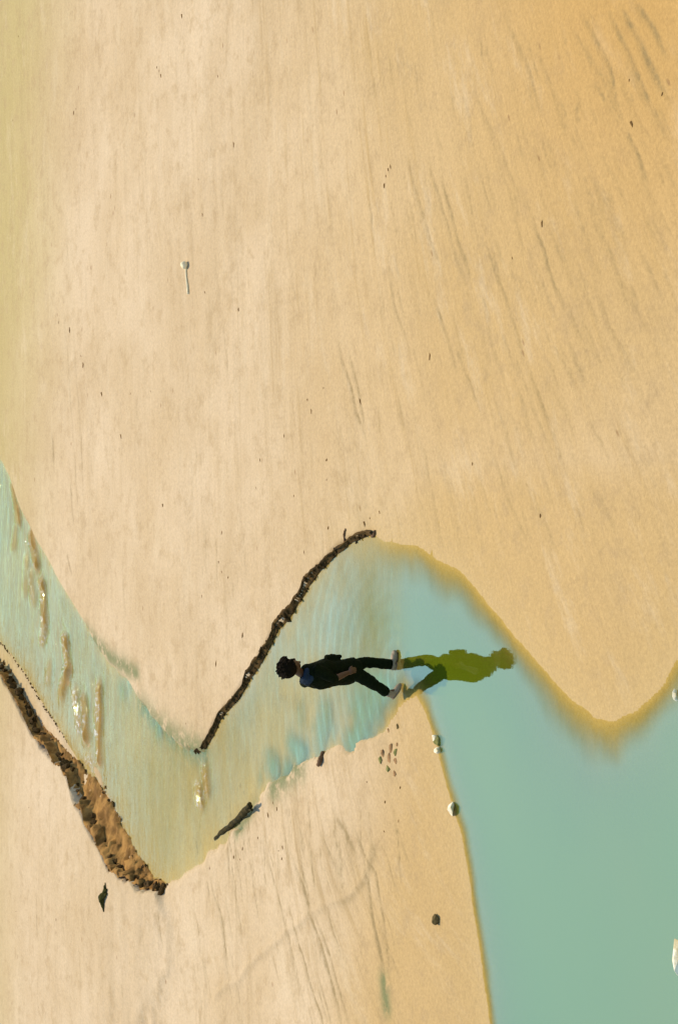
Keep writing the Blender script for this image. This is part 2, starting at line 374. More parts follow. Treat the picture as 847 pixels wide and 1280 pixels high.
# ---- water: mirror film by Fresnel over silty water that hides the bed with depth
def water_material():
    m, t, out = new_mat('silty_water')
    tc = N(t, 'ShaderNodeTexCoord'); P = tc.outputs['Object']
    murk = attr(t, 'murk').outputs['Fac']; rip = attr(t, 'ripple').outputs['Fac']; foam = attr(t, 'foam').outputs['Fac']; film = attr(t, 'film').outputs['Fac']
    mp = N(t, 'ShaderNodeMapping'); mp.inputs['Scale'].default_value = (2.2, 7.0, 1); t.links.new(P, mp.inputs[0])
    w1 = noise(t, mp.outputs[0], 1.0, 4, .6, .6)
    mp2 = N(t, 'ShaderNodeMapping'); mp2.inputs['Scale'].default_value = (1.0, 2.0, 1); t.links.new(P, mp2.inputs[0])
    w2 = noise(t, mp2.outputs[0], .9, 3, .5)
    h = mth(t, 'ADD', mth(t, 'MULTIPLY', w1, .6), mth(t, 'MULTIPLY', w2, .9))
    h = mth(t, 'MULTIPLY', h, rip)
    bp = N(t, 'ShaderNodeBump'); bp.inputs['Strength'].default_value = 1.0; bp.inputs['Distance'].default_value = .035
    t.links.new(h, bp.inputs['Height'])
    gl = N(t, 'ShaderNodeBsdfGlossy'); gl.inputs['Roughness'].default_value = .02; gl.inputs['Color'].default_value = (.77, 1.0, .67, 1)
    t.links.new(bp.outputs[0], gl.inputs['Normal'])
    tr = N(t, 'ShaderNodeBsdfTransparent'); tr.inputs['Color'].default_value = (.92, .90, .68, 1)
    df = N(t, 'ShaderNodeBsdfDiffuse')
    big = noise(t, P, .22, 3, .5)
    t.links.new(mixc(t, ramp(t, big, .3, .7), (.094, .140, .003), (.116, .142, .004)), df.inputs['Color'])
    body = N(t, 'ShaderNodeMixShader'); t.links.new(murk, body.inputs[0]); t.links.new(tr.outputs[0], body.inputs[1]); t.links.new(df.outputs[0], body.inputs[2])
    geo = N(t, 'ShaderNodeNewGeometry'); dt = N(t, 'ShaderNodeVectorMath', operation='DOT_PRODUCT')
    t.links.new(geo.outputs['Incoming'], dt.inputs[0]); t.links.new(bp.outputs[0], dt.inputs[1])
    cosv = mth(t, 'ABSOLUTE', dt.outputs['Value'])
    F0 = .315                                                   # Schlick reflectance of the still surface
    frs = mth(t, 'ADD', F0, mth(t, 'MULTIPLY', 1 - F0, mth(t, 'POWER', mth(t, 'SUBTRACT', 1.0, cosv, True), 5.0)), True)
    mx = N(t, 'ShaderNodeMixShader'); fs = noise(t, mp3_(t, P), 1.0, 5, .6)
    fl = mth(t, 'MULTIPLY', film, mth(t, 'ADD', mth(t, 'MULTIPLY', ramp(t, fs, .2, .8), mth(t, 'SUBTRACT', 1.0, film)), mth(t, 'ADD', mth(t, 'MULTIPLY', film, .5), .5)), True)
    t.links.new(mth(t, 'MULTIPLY', frs, fl), mx.inputs[0]); t.links.new(body.outputs[0], mx.inputs[1]); t.links.new(gl.outputs[0], mx.inputs[2])
    fo = N(t, 'ShaderNodeBsdfDiffuse'); fo.inputs['Color'].default_value = (.75, .74, .66, 1)
    fn = noise(t, P, 14, 5, .75)
    ff = mth(t, 'MULTIPLY', foam, ramp(t, fn, .50, .60), True)
    fx = N(t, 'ShaderNodeMixShader'); t.links.new(ff, fx.inputs[0]); t.links.new(mx.outputs[0], fx.inputs[1]); t.links.new(fo.outputs[0], fx.inputs[2])
    t.links.new(fx.outputs[0], out.inputs[0])
    return m

MAT_SAND = sand_material(); MAT_WATER = water_material()

# ------------------------------------------------------------------ ground sheet
def axis(lo, hi, step, far):
    core = np.arange(lo, hi + step * .5, step)
    a = []; s = step; v = hi
    while v < far[1]: s *= 1.35; v += s; a.append(v)
    b = []; s = step; v = lo
    while v > far[0]: s *= 1.35; v -= s; b.append(v)
    return np.concatenate([np.array(b[::-1]), core, np.array(a)])

def grid_mesh(name, ax, ay, Z, keep=None):
    nx, ny = len(ax), len(ay)
    X, Y = np.meshgrid(ax, ay, indexing='ij')
    co = np.stack([X, Y, Z], -1).reshape(-1, 3)
    i = np.arange(nx - 1)[:, None] * ny + np.arange(ny - 1)[None, :]
    q = np.stack([i, i + ny, i + ny + 1, i + 1], -1).reshape(-1, 4)
    idx = None
    if keep is not None:
        k = keep.reshape(-1)
        q = q[k[q].any(1)]
        used = np.unique(q); mp = np.full(len(co), -1); mp[used] = np.arange(len(used))
        co = co[used]; q = mp[q]; idx = used
    me = bpy.data.meshes.new(name)
    me.vertices.add(len(co)); me.vertices.foreach_set('co', co.astype(np.float32).ravel())
    me.loops.add(len(q) * 4); me.loops.foreach_set('vertex_index', q.astype(np.int32).ravel())
    me.polygons.add(len(q)); me.polygons.foreach_set('loop_start', np.arange(0, len(q) * 4, 4, dtype=np.int32))
    me.polygons.foreach_set('use_smooth', np.ones(len(q), bool))
    me.update(calc_edges=True)
    return me, idx

def add_attr(me, name, v, idx=None, vec=False):
    v = v.reshape(-1, 3) if vec else v.reshape(-1)
    if idx is not None: v = v[idx]
    a = me.attributes.new(name, 'FLOAT_VECTOR' if vec else 'FLOAT', 'POINT')
    a.data.foreach_set('vector' if vec else 'value', v.astype(np.float32).ravel())

def px_of(X, Y, Z=0.0):
    """where a ground point falls in the photo, only used to place natural stains at their traced spots"""
    dx, dy, dz = X - CAM.x, Y - CAM.y, Z - CAM.z
    f = dy * cp - dz * sp; u = dy * sp + dz * cp
    return 423.5 - FPX * u / f, 640 - FPX * dx / f

ax = axis(-11.5, 11.5, .035, (-3000, 3000)); ay = axis(-8.6, 16.5, .042, (-2800, 3400))
GX, GY = np.meshgrid(ax, ay, indexing='ij')
GH, GL, GF, GS = terrain(GX, GY)
me, _ = grid_mesh('sand_flat', ax, ay, GH)
add_attr(me, 'flow', np.stack([GF, GX, np.zeros_like(GF)], -1), vec=True)
add_attr(me, 'streak', GS)
add_attr(me, 'combed', np.clip(sstep((5.5 - GY) / 6) + .5 * fbm(GX * .4, GY * .4, 77, 3), 0, 1))
dE3, _, _ = open_dist(GX, GY, np.array(E3)[:, :2]); dE6, _, _ = open_dist(GX, GY, np.array(E6)[:, :2])
softd = np.minimum(dE3, dE6 * 1.6)
damp = np.where(GL > -.3, np.exp(-np.maximum(GL, 0) / .75), 1) * np.exp(-(np.maximum(softd - .1, 0) / 1.2))
damp = np.maximum(damp, .38 * sstep((.015 - GH) / .02))
add_attr(me, 'damp', np.clip(damp, 0, 1))
# colour grading and vignette painted into the sand: ochre near, olive far
och = sstep((4.0 - GY) / 8.0) * sstep((GX + 2.0) / 4) * 1.0
rust = sstep((GX - 1.2) / 4.0) * sstep((-3.2 - GY + .35 * (GX - 3)) / 4.5)  # orange corner tint, part of the same painted grading
add_attr(me, 'rust', np.clip(rust, 0, 1))
och = np.maximum(och, sstep((.2 - GY - .30 * np.clip(GX + 5, -2, 3)) / 2.2) * sstep((1.5 - GX) / 1.5))
add_attr(me, 'ochre', np.clip(och + .12 * fbm(GX * .5, GY * .5, 71, 3), 0, 1))
oli = sstep((GY - 9.5 - .25 * np.clip(5 - GX, -4, 8) + .8 * fbm(GX * .4, GY * .3, 73, 3)) / 5.5)
add_attr(me, 'olive', np.clip(oli, 0, 1))
alg = np.zeros_like(GX)
for pts, hw in (([(112, 788), (125, 803), (142, 822), (162, 834), (175, 842)], .16), ([(176, 882), (203, 909), (226, 927), (252, 938)], .26),
                ([(345, 985), (362, 968), (378, 958)], .22), ([(488, 1225), (492, 1260)], .12), ([(300, 1040), (318, 1012)], .12)):
    dd, t, s = open_dist(GX, GY, np.array([[gp(*p).x, gp(*p).y] for p in pts]))
    alg = np.maximum(alg, np.exp(-(dd / hw) ** 2))
add_attr(me, 'algae', alg)
def crest_mask(X, Y):
    g = np.zeros_like(X)
    for a_, b_, amp_, fm_ in CREST:
        P = np.array([[gp(*a_).x, gp(*a_).y], [gp(*b_).x, gp(*b_).y]])
        lo = P.min(0) - .6; hi = P.max(0) + .6
        m = (X > lo[0]) & (X < hi[0]) & (Y > lo[1]) & (Y < hi[1])
        x = X[m]; y = Y[m]
        dd, t, q = open_dist(x + .1 * vnoise(x * 3, y * 3, 91), y + .10 + .16 * vnoise(x * 2.5, y * 2.5, 92), P)
        g[m] = np.maximum(g[m], min(1, amp_ / .04) * np.exp(-(dd / .15) ** 2))
    return g
add_attr(me, 'silt', crest_mask(GX, GY))
sand = bpy.data.objects.new('sand_flat', me); C.objects.link(sand); me.materials.append(MAT_SAND); sand['kind'] = 'structure'

HSTEP = (.035, .042)
def height(x, y):
    h = terrain(np.array([x]), np.array([y]))[0]
    return float(h[0])

# ------------------------------------------------------------------ water sheet
wx = axis(-11.5, 11.5, .04, (-3000, 3000)); wy = axis(-8.6, 16.5, .045, (-2800, 3400))
WX, WY = np.meshgrid(wx, wy, indexing='ij')
WH, WL, _, _ = terrain(WX, WY, True)
depth = np.maximum(-WH, 0)
WZ = np.zeros_like(WX); foam = np.zeros_like(WX)
for a, b, amp, fm in CREST:
    P = np.array([[gp(*a).x, gp(*a).y], [gp(*b).x, gp(*b).y]])
    lo = P.min(0) - .8; hi = P.max(0) + .8
    mk = (WX > lo[0]) & (WX < hi[0]) & (WY > lo[1]) & (WY < hi[1])
    x = WX[mk]; y = WY[mk]
    dd, t, s = open_dist(x + .1 * vnoise(x * 3, y * 3, 91), y + .16 * vnoise(x * 2.5, y * 2.5, 92), P)
    nz = .6 + .9 * (vnoise(x * 7, y * 7, 93) + .5)
    WZ[mk] += amp * nz * (np.exp(-(dd / .10) ** 2) - .35 * np.exp(-((dd - .22) / .1) ** 2))
    foam[mk] = np.maximum(foam[mk], fm * np.exp(-(dd / .12) ** 2))
WZ *= sstep(depth / .03)
gate = gp(498, 780).y
stream = sstep((WY - gate + .12) / .24)                       # rippled reach upstream, still pool below
# the broad shallow riffle in the stream and ring waves running out from the walker
foot = gp(497, 848)
rr = np.sqrt((WX - foot.x) ** 2 + (WY - foot.y) ** 2)
rings = np.sin(rr * 2 * math.pi / .21 + 5.0 * fbm(WX * .7, WY * .7, 95, 3)) * np.exp(-rr / 2.2) * stream * .0075 * (.5 + 1.3 * (fbm(WX * .9, WY * .9, 99, 2) + .4))
WZ += rings * sstep(depth / .02)
up = sstep((WY - gate + .5) / 1.6)
murk = (1 - np.exp(-depth / .12)) * (1 - up) + (1 - np.exp(-depth / .20)) * .62 * up
murk = murk + .5 * POOLS(WX, WY) * sstep(depth / .03)
me, idx = grid_mesh('water', wx, wy, WZ, keep=(WH < .03))
add_attr(me, 'murk', np.clip(murk, 0, 1), idx); add_attr(me, 'foam', foam, idx)
film = sstep(depth / .095 + .10 * fbm(WX * 1.5, WY * 1.5, 98, 3)) * (1 - up) + up * (.26 + .28 * sstep((WY - 5.0) / 5) + .35 * np.exp(-(((WX + 1.6) / 2.2) ** 2 + ((WY - 1.0) / 2.6) ** 2)) + (.10 + .45 * np.exp(-(((WX + 1.8) / 1.8) ** 2 + ((WY - .6) / 2.4) ** 2))) * fbm(WX * 1.2, WY * 1.0, 97, 4) + .35 * POOLS(WX, WY))
film *= .75 + .25 * sstep(depth / .03)
film *= 1 - .8 * crest_mask(WX, WY)
add_attr(me, 'film', np.clip(film, 0, 1), idx)
add_attr(me, 'ripple', stream * (.35 + .5 * sstep((WY - 1.5) / 6)) + .028, idx)
water = bpy.data.objects.new('tidal_water', me); C.objects.link(water); me.materials.append(MAT_WATER); water['kind'] = 'structure'

# ------------------------------------------------------------------ mesh helpers
def link(name, me, mat, parent=None, smooth=True):
    o = bpy.data.objects.new(name, me); C.objects.link(o)
    if mat is not None and len(me.materials) == 0: me.materials.append(mat)
    if smooth: me.polygons.foreach_set('use_smooth', np.ones(len(me.polygons), bool))
    if parent is not None: o.parent = parent
    return o

def tag(o, label, cat, group=None):
    o['label'] = label; o['category'] = cat
    if group: o['group'] = group
    return o

def empty(name, loc, rz=0):
    o = bpy.data.objects.new(name, None); C.objects.link(o); o.location = loc; o.rotation_euler = (0, 0, rz)
    o.empty_display_size = .1
    return o

def rock_mesh(name, n=16, seed=0, sx=1, sy=1, sz=1, jag=.8):
    r = random.Random(seed); bm = bmesh.new()
    for k in range(n):
        v = Vector((r.gauss(0, 1), r.gauss(0, 1), r.gauss(0, 1))).normalized() * r.uniform(jag, 1.05)
        bm.verts.new((v.x * sx, v.y * sy, v.z * sz))
    res = bmesh.ops.convex_hull(bm, input=bm.verts)
    bmesh.ops.delete(bm, geom=[v for v in bm.verts if not v.link_faces], context='VERTS')
    me = bpy.data.meshes.new(name); bm.to_mesh(me); bm.free()
    return me

def add_tube(bm, pts, rads, seg=12, squash=None):
    """closed tapered tube through pts with hemispherical-ish ends"""
    pts = [Vector(p) for p in pts]; rings = []
    n = len(pts)
    up0 = None
    for i, p in enumerate(pts):
        d = (pts[min(i + 1, n - 1)] - pts[max(i - 1, 0)]).normalized()
        ref = Vector((0, 1, 0)) if abs(d.y) < .9 else Vector((1, 0, 0))
        a = d.cross(ref).normalized(); b = d.cross(a).normalized()
        r = rads[i]
        ra, rb = (r, r) if not isinstance(r, tuple) else r
        rings.append([bm.verts.new(p + a * ra * math.cos(2 * math.pi * k / seg) + b * rb * math.sin(2 * math.pi * k / seg)) for k in range(seg)])
    for i in range(n - 1):
        for k in range(seg):
            bm.faces.new((rings[i][k], rings[i][(k + 1) % seg], rings[i + 1][(k + 1) % seg], rings[i + 1][k]))
    for ring, p, s in ((rings[0], pts[0] - pts[1], 1), (rings[-1], pts[-1] - pts[-2], -1)):
        r = sum((v.co for v in ring), Vector()) / seg
        rr_ = (ring[0].co - r).length
        c = bm.verts.new(r + p.normalized() * rr_ * .6)
        for k in range(seg):
            f = (ring[(k + 1) % seg], ring[k], c) if s == 1 else (ring[k], ring[(k + 1) % seg], c)
            bm.faces.new(f)

def add_ell(bm, c, r, rot=None, seg=20):
    res = bmesh.ops.create_uvsphere(bm, u_segments=seg, v_segments=seg // 2 + 2, radius=1)
    M = Matrix.Translation(Vector(c)) @ (rot.to_4x4() if rot is not None else Matrix.Identity(4)) @ Matrix.Diagonal((*r, 1))
    bmesh.ops.transform(bm, matrix=M, verts=res['verts'])

def mesh_of(bm, name):
    bmesh.ops.recalc_face_normals(bm, faces=bm.faces)
    me = bpy.data.meshes.new(name); bm.to_mesh(me); bm.free(); return me

def fused(bm, name, voxel, smooth=4, wrinkle=0, seed=0, fold=8):
    me = mesh_of(bm, name + '_raw')
    ob = bpy.data.objects.new('tmp', me); C.objects.link(ob)
    r = ob.modifiers.new('r', 'REMESH'); r.mode = 'VOXEL'; r.voxel_size = voxel
    if smooth:
        s = ob.modifiers.new('s', 'SMOOTH'); s.factor = .5; s.iterations = smooth
    dg = bpy.context.evaluated_depsgraph_get()
    out = bpy.data.meshes.new_from_object(ob.evaluated_get(dg)); out.name = name
    bpy.data.objects.remove(ob); bpy.data.meshes.remove(me)
    if wrinkle:
        n = len(out.vertices); co = np.empty(n * 3, np.float32); no = np.empty(n * 3, np.float32)
        out.vertices.foreach_get('co', co); out.vertices.foreach_get('normal', no)
        co = co.reshape(-1, 3); no = no.reshape(-1, 3)
        a = np.arctan2(co[:, 1], co[:, 0])
        d = fbm(co[:, 2] * fold + 3 * co[:, 0], a * 1.2 + co[:, 2] * 3, seed, 3)
        co += no * (wrinkle * d)[:, None]
        out.vertices.foreach_set('co', co.ravel()); out.update()
    return out

# ------------------------------------------------------------------ cut banks
MAT_MUD = simple('dark_bank_mud', (.10, .055, .013), .9, .6, 6, .9, .1, (.03, .018, .004))
MAT_CLAY = simple('brown_bank_clay', (.33, .175, .045), .9, .4, 5, .9, .1, (.15, .075, .018))
MAT_CLOD = simple('clod_mud', (.085, .046, .010), .9, .5, 9, .8, .1, (.024, .014, .003))
MAT_PEAT = simple('peat_crumb', (.20, .11, .035), .95, .5, 30, .5, .03)

def resample(P, step):
    P = np.array(P); seg = np.linalg.norm(np.diff(P, axis=0), axis=1); s = np.r_[0, np.cumsum(seg)]
    n = max(int(s[-1] / step), 2); q = np.linspace(0, s[-1], n)
    return np.stack([np.interp(q, s, P[:, 0]), np.interp(q, s, P[:, 1])], 1)

def ribbon(name, rim, toe, ztop, prof, rough, mat, seed, rag):
    n = len(rim); k = len(prof)
    co = np.zeros((n, k, 3))
    nrm = toe - rim; L = np.linalg.norm(nrm, axis=1, keepdims=True); nrm = nrm / np.maximum(L, 1e-6)
    s = np.arange(n) * .025
    r1 = rag * fbm(s * 2.2, s * 0 + seed, seed, 4)
    for j, (u, zf) in enumerate(prof):
        p = rim + nrm * (u * L) + nrm * (r1 * (1 - max(0, min(1, u))))[:, None]
        jit = rough * fbm(s * 6 + j * .7, np.full(n, j * 1.3), seed + 5, 3) * (0 if j in (0, k - 1) else 1)
        p = p + nrm * jit[:, None]
        z = ztop * zf + (rough * .6 * fbm(s * 5, np.full(n, j * 1.7 + 9), seed + 9, 3) if 1 < j < k - 1 else 0)
        co[:, j, :2] = p; co[:, j, 2] = z
    co[:, 0, 2] -= .02; co[:, -1, 2] = -.05
    i = np.arange(n - 1)[:, None] * k + np.arange(k - 1)[None, :]
    q = np.stack([i, i + k, i + k + 1, i + 1], -1).reshape(-1, 4)
    me = bpy.data.meshes.new(name); me.from_pydata(co.reshape(-1, 3).tolist(), [], q.tolist()); me.update()
    o = link(name, me, mat); o['kind'] = 'structure'
    return o

clods = [rock_mesh('clod', 20, s, 1, .8, .75, .55) for s in range(8)]
for c_ in clods: c_.materials.append(MAT_CLOD)
clods_b = [rock_mesh('clod', 20, s + 40, 1, .8, .7, .55) for s in range(6)]
for c_ in clods_b: c_.materials.append(MAT_CLAY)

def put_clod(parent, pool, x, y, z, r):
    o = bpy.data.objects.new('clod', random.choice(pool)); C.objects.link(o); o.parent = parent
    o.location = (x, y, z); o.scale = (r * random.uniform(.8, 1.5), r * random.uniform(.7, 1.1), r * random.uniform(.7, 1.1))
    o.rotation_euler = (random.uniform(-.4, .4), random.uniform(-.4, .4), random.uniform(0, 6.28))
    return o

# low dark bank of the upper sand lobe
E2p = [(248, 941), (256, 936), (278, 900), (298, 873), (319, 842), (333, 818), (350, 787), (367, 763), (381, 743), (398, 715), (415, 698), (432, 685), (450, 677), (468, 670)]
toe2 = resample([(gp(*p).x, gp(*p).y) for p in E2p], .025)
tn = np.gradient(toe2, axis=0); tn /= np.linalg.norm(tn, axis=1, keepdims=True)
inl = np.stack([-tn[:, 1], tn[:, 0]], 1)
if (inl @ np.array([1, 1])).mean() < 0: inl = -inl
tt_ = np.linspace(0, 1, len(toe2))
taper = np.interp(tt_, [0, .08, .3, .55, .8, .93, 1], [.12, .35, .6, 1.0, .8, .4, .1]) * (.75 + .9 * (fbm(tt_ * 30, tt_ * 0 + 4, 4, 3)))
taper = np.clip(taper, .08, 1.3)
toe2 = unwobble(toe2)
rim2 = toe2 + inl * (.035 + .055 * taper)[:, None]
bank2 = ribbon('lobe_bank', rim2, toe2 - inl * .015, .060 + .028 * taper, [(-.5, .85), (0, 1.02), (.10, .85), (.22, .5), (.45, .28), (.75, .12), (1, 0)], .03, MAT_MUD, 5, .05)
i = 0
while i < len(toe2):
    for rep_ in range(2):
        f = random.uniform(-.1, 1.1)
        p = rim2[i] + (toe2[i] - rim2[i]) * f
        z = (.06 + .03 * taper[i]) * (1 - max(0, f)) * .8
        put_clod(bank2, clods, p[0] + random.uniform(-.02, .02), p[1], z, random.uniform(.014, .030) + .030 * taper[i] * random.random())
    i += random.randint(2, 5)

# tall eroded bank of the lower sand
rim4 = resample(np.array(Trim)[2:, :2], .02); n4 = len(rim4)
toe_src = resample([(gp(*p).x, gp(*p).y) for p in [(-40, 790), (6, 828), (28, 862), (50, 897), (70, 920), (87, 938), (108, 962), (126, 979), (140, 1002), (159, 1040), (177, 1074), (194, 1096), (212, 1107)]], .02)
toe4 = toe_src[np.linspace(0, len(toe_src) - 1, n4).astype(int)]
bank4 = ribbon('eroded_bank', rim4, toe4, (HB + .03) * np.clip((1 - np.linspace(0, 1, n4)) * 6 + .25, 0, 1), [(-.15, 1.0), (0, 1.03), (.05, .9), (.10, .6), (.2, .45), (.38, .33), (.55, .25), (.75, .16), (.92, .1), (1, 0)], .13, MAT_CLAY, 12, .38)
i = 0
while i < n4:
    tpos = i / n4
    zt = HB * min(1, (1 - tpos) * 6 + .25)
    dk = fbm(np.array([tpos * 26.]), np.array([3.3]), 14, 2)[0]
    # dark lumps in runs: rim shadow and wet hollows put into colour
    if random.random() < .85:
        p = rim4[i] + (toe4[i] - rim4[i]) * random.uniform(-.02, .14 + .25 * max(0, dk))
        put_clod(bank4, clods if dk > -.28 or random.random() < .35 else clods_b, p[0], p[1], zt * random.uniform(.36, .74), random.uniform(.05, .11) + .12 * max(0, dk))
    for rep_ in range(2):
        f = random.uniform(.2, 1.0)
        p = rim4[i] + (toe4[i] - rim4[i]) * f
        put_clod(bank4, clods_b if random.random() < .85 else clods, p[0] + random.uniform(-.05, .05), p[1] + random.uniform(-.05, .05), zt * .32 * (1 - f), random.uniform(.02, .06))
    # crumbs broken off onto the sand behind the rim
    if random.random() < .35:
        p = rim4[i] - (toe4[i] - rim4[i]) * random.uniform(.02, .2)
        put_clod(bank4, clods_b, p[0], p[1], zt + .03, random.uniform(.015, .035))
    i += random.randint(3, 7)
# thin dark lip where the stream undercuts the sandy ledge
lip = unwobble(resample([(gp(*p).x, gp(*p).y) for p in [(-20, 783), (0, 801), (21, 829), (46, 866), (67, 901), (85, 932)]], .05))
for p in lip:
    if random.random() < .8: put_clod(bank4, clods, p[0] + random.uniform(-.02, .02), p[1] + random.uniform(-.02, .02), .005, random.uniform(.012, .034))

# ------------------------------------------------------------------ the walker
pb = gp(498, 845)
def J(px, py, y=0.0):
    """joint seen at a photo pixel, in the upright plane y metres behind the walker's own"""
    d = F - U * ((px - 423.5) / FPX) + R * ((640 - py) / FPX)
    t = (pb.y + y - CAM.y) / d.y
    q = CAM + d * t
    return Vector((q.x - pb.x, y, q.z))
person = empty('person', (pb.x, pb.y, 0))
tag(person, 'person in dark jacket and trousers walking through the shallow water with bushy hair', 'person')
MAT_SKIN = simple('skin', (.085, .030, .008), .55, .15, 15, .05, .4)
MAT_HAIR = simple('hair', (.012, .008, .004), .9, .4, 60, .6, .03)
MAT_JACKET = simple('jacket_cloth', (.008, .010, .0025), .9, .35, 25, .3, .04)
MAT_TROUSER = simple('trouser_cloth', (.007, .010, .003), .9, .35, 25, .3, .04)
MAT_BLUE = simple('shoulder_light_blue', (.020, .030, .042), .9, .35, 25, .3, .05)
MAT_SHOE = simple('white_shoe', (.24, .18, .10), .6, .12, 25, .1, .4)
MAT_SOLE = simple('shoe_sole', (.20, .14, .08), .7, .3, 25, .1, .3)
MAT_EYE = simple('eye', (.05, .04, .035), .2, .1, 25, 0, .5)

yaw = rad(28)                                    # turned a little away from the viewer
fw = Vector((math.cos(yaw), math.sin(yaw), 0)); lf = Vector((-math.sin(yaw), math.cos(yaw), 0))
pel = J(438, 838); wai = J(424, 841); che = J(402, 842); shc = J(388, 844); nek = J(379, 842); hed = J(364, 834)
hipR = pel + lf * -.09 + Vector((-.015, 0, .09)); hipL = pel + lf * .09 + Vector((0, 0, .09))
# forward (far) leg straight, near leg pushed back with lifted heel
kneL = J(457, 828, .07); ankL = J(491, 831, .06)
kneR = J(461, 851, -.08); ankR = J(484, 867, -.06)
shR = shc + lf * -.185 + Vector((0, 0, .0)); shL = shc + lf * .185
elR = J(417, 849, -.25); wrR = J(435, 841, -.24)
elL = J(414, 841, .25); wrL = J(434, 836, .22)

def torso(bm, grow, z0, z1):
    stations = [(J(447, 838), .115, .165), (pel, .125, .175), (J(430, 840), .120, .165), (wai, .120, .155), (J(412, 843), .130, .17), (che, .135, .185), (J(394, 844), .125, .195), (shc + Vector((0, 0, .02)), .095, .165), (nek, .055, .065)]
    st = stations[z0:z1]
    rings = []; seg = 24
    for c, a, b in st:
        rings.append([bm.verts.new(c + fw * ((a + grow) * math.cos(q)) + lf * ((b + grow) * math.sin(q))) for q in [2 * math.pi * k / seg for k in range(seg)]])
    for i in range(len(rings) - 1):
        for k in range(seg): bm.faces.new((rings[i][k], rings[i][(k + 1) % seg], rings[i + 1][(k + 1) % seg], rings[i + 1][k]))
    bm.faces.new(rings[0][::-1]); bm.faces.new(rings[-1])

hd_f = (fw + Vector((0, 0, -.30))).normalized(); hd_l = lf; hd_u = hd_f.cross(hd_l).normalized()
if hd_u.z < 0: hd_u = -hd_u
HR = Matrix((hd_f, hd_l, hd_u)).transposed()
def hp(f, l, u): return hed + hd_f * f + hd_l * l + hd_u * u

def hand(bm, wr, d, side, curl):
    d = d.normalized(); a = lf * side                      # a: back of hand outward
    fwd = fw
    palm_c = wr + d * .045
    rot = Matrix((d, fwd, d.cross(fwd).normalized())).transposed()
    add_ell(bm, palm_c, (.052, .040, .019), rot, 14)
    for k, (off, ln) in enumerate(((.030, .070), (.011, .080), (-.010, .074), (-.029, .058))):
        b0 = wr + d * .078 + fwd * off
        inw = -a
        p1 = b0 + d * ln * .45 + inw * curl * .012
        p2 = p1 + d * ln * .32 + inw * curl * .02
        p3 = p2 + d * ln * .18 + inw * curl * .022
        add_tube(bm, [b0 - d * .02, b0, p1, p2, p3], [.009, .0095, .009, .008, .007], 8)
    t0 = wr + d * .028 + fwd * .030
    add_tube(bm, [t0 - fwd * .012, t0 + fwd * .014 + d * .012, t0 + fwd * .026 + d * .036, t0 + fwd * .026 + d * .058 - a * .008], [.012, .0115, .0105, .008], 8)

# body: one continuous skin
bm = bmesh.new()
torso(bm, -.02, 0, 9)
add_ell(bm, hp(-.005, 0, .015), (.098, .078, .118), HR)
add_ell(bm, hp(.035, 0, -.055), (.062, .058, .062), HR)                   # jaw
add_ell(bm, hp(.088, 0, -.098), (.020, .024, .018), HR)                   # chin
add_ell(bm, hp(.082, 0, .022), (.018, .055, .014), HR)                    # brow
add_tube(bm, [hp(.092, 0, .010), hp(.108, 0, -.012), hp(.117, 0, -.032), hp(.100, 0, -.042)], [.010, .012, .016, .012], 10)   # nose
add_tube(bm, [hp(.083, -.026, -.068), hp(.094, 0, -.066), hp(.083, .026, -.068)], [.007, .010, .007], 8)                      # lips
for s in (-1, 1): add_ell(bm, hp(-.005, s * .080, -.008), (.022, .010, .034), HR)                                             # ears
add_tube(bm, [nek - Vector((0, 0, .05)), nek + Vector((.01, 0, .04)), hp(-.02, 0, -.06)], [.062, .056, .056], 14)
for sh, el, wr, s in ((shR, elR, wrR, -1), (shL, elL, wrL, 1)):
    add_tube(bm, [sh, sh.lerp(el, .3), sh.lerp(el, .7), el, el.lerp(wr, .3), el.lerp(wr, .7), wr], [.056, .052, .045, .040, .041, .034, .027], 14)
    hand(bm, wr - (wr - el).normalized() * .005, wr - el, s, 1.0)
for hip, kn, an, toe in ((hipL, kneL, ankL, J(497, 816, .06)), (hipR, kneR, ankR, J(496.5, 863, -.06))):
    add_tube(bm, [hip, hip.lerp(kn, .35), hip.lerp(kn, .75), kn, kn.lerp(an, .25), kn.lerp(an, .6), an], [.085, .078, .060, .052, .054, .044, .036], 16)
    add_tube(bm, [an, an.lerp(toe, .4) + Vector((0, 0, -.01)), toe + Vector((0, 0, .012))], [.036, .036, .022], 12)
body = link('body', fused(bm, 'body', .0055, 3), MAT_SKIN, person)

# jacket with collar, hem flare and sleeves to below the elbow
bm = bmesh.new()
torso(bm, .030, 2, 9)
hem = [(J(441, 838), .150, .190), (J(433, 840), .156, .190), (wai, .155, .186)]
for s, c in (('f', 0),):
    rings = []
    for c_, a, b in hem:
        rings.append([bm.verts.new(c_ + fw * (a * math.cos(2 * math.pi * k / 24)) + lf * (b * math.sin(2 * math.pi * k / 24))) for k in range(24)])
    for i in range(2):
        for k in range(24): bm.faces.new((rings[i][k], rings[i][(k + 1) % 24], rings[i + 1][(k + 1) % 24], rings[i + 1][k]))
    bm.faces.new(rings[0][::-1]); bm.faces.new(rings[-1])
add_ell(bm, che + fw * -.06 + Vector((0, 0, .0)), (.13, .17, .20), Matrix((fw, lf, Vector((0, 0, 1)))).transposed())       # rounded back
for sh, el, wr in ((shR, elR, wrR), (shL, elL, wrL)):
    k = el.lerp(wr, .22) if sh is shR else el.lerp(wr, .8)
    add_tube(bm, [sh.lerp(shc, .3), sh, sh.lerp(el, .35), sh.lerp(el, .75), el, k], [.085, .084, .072, .064, .060, .058], 16)
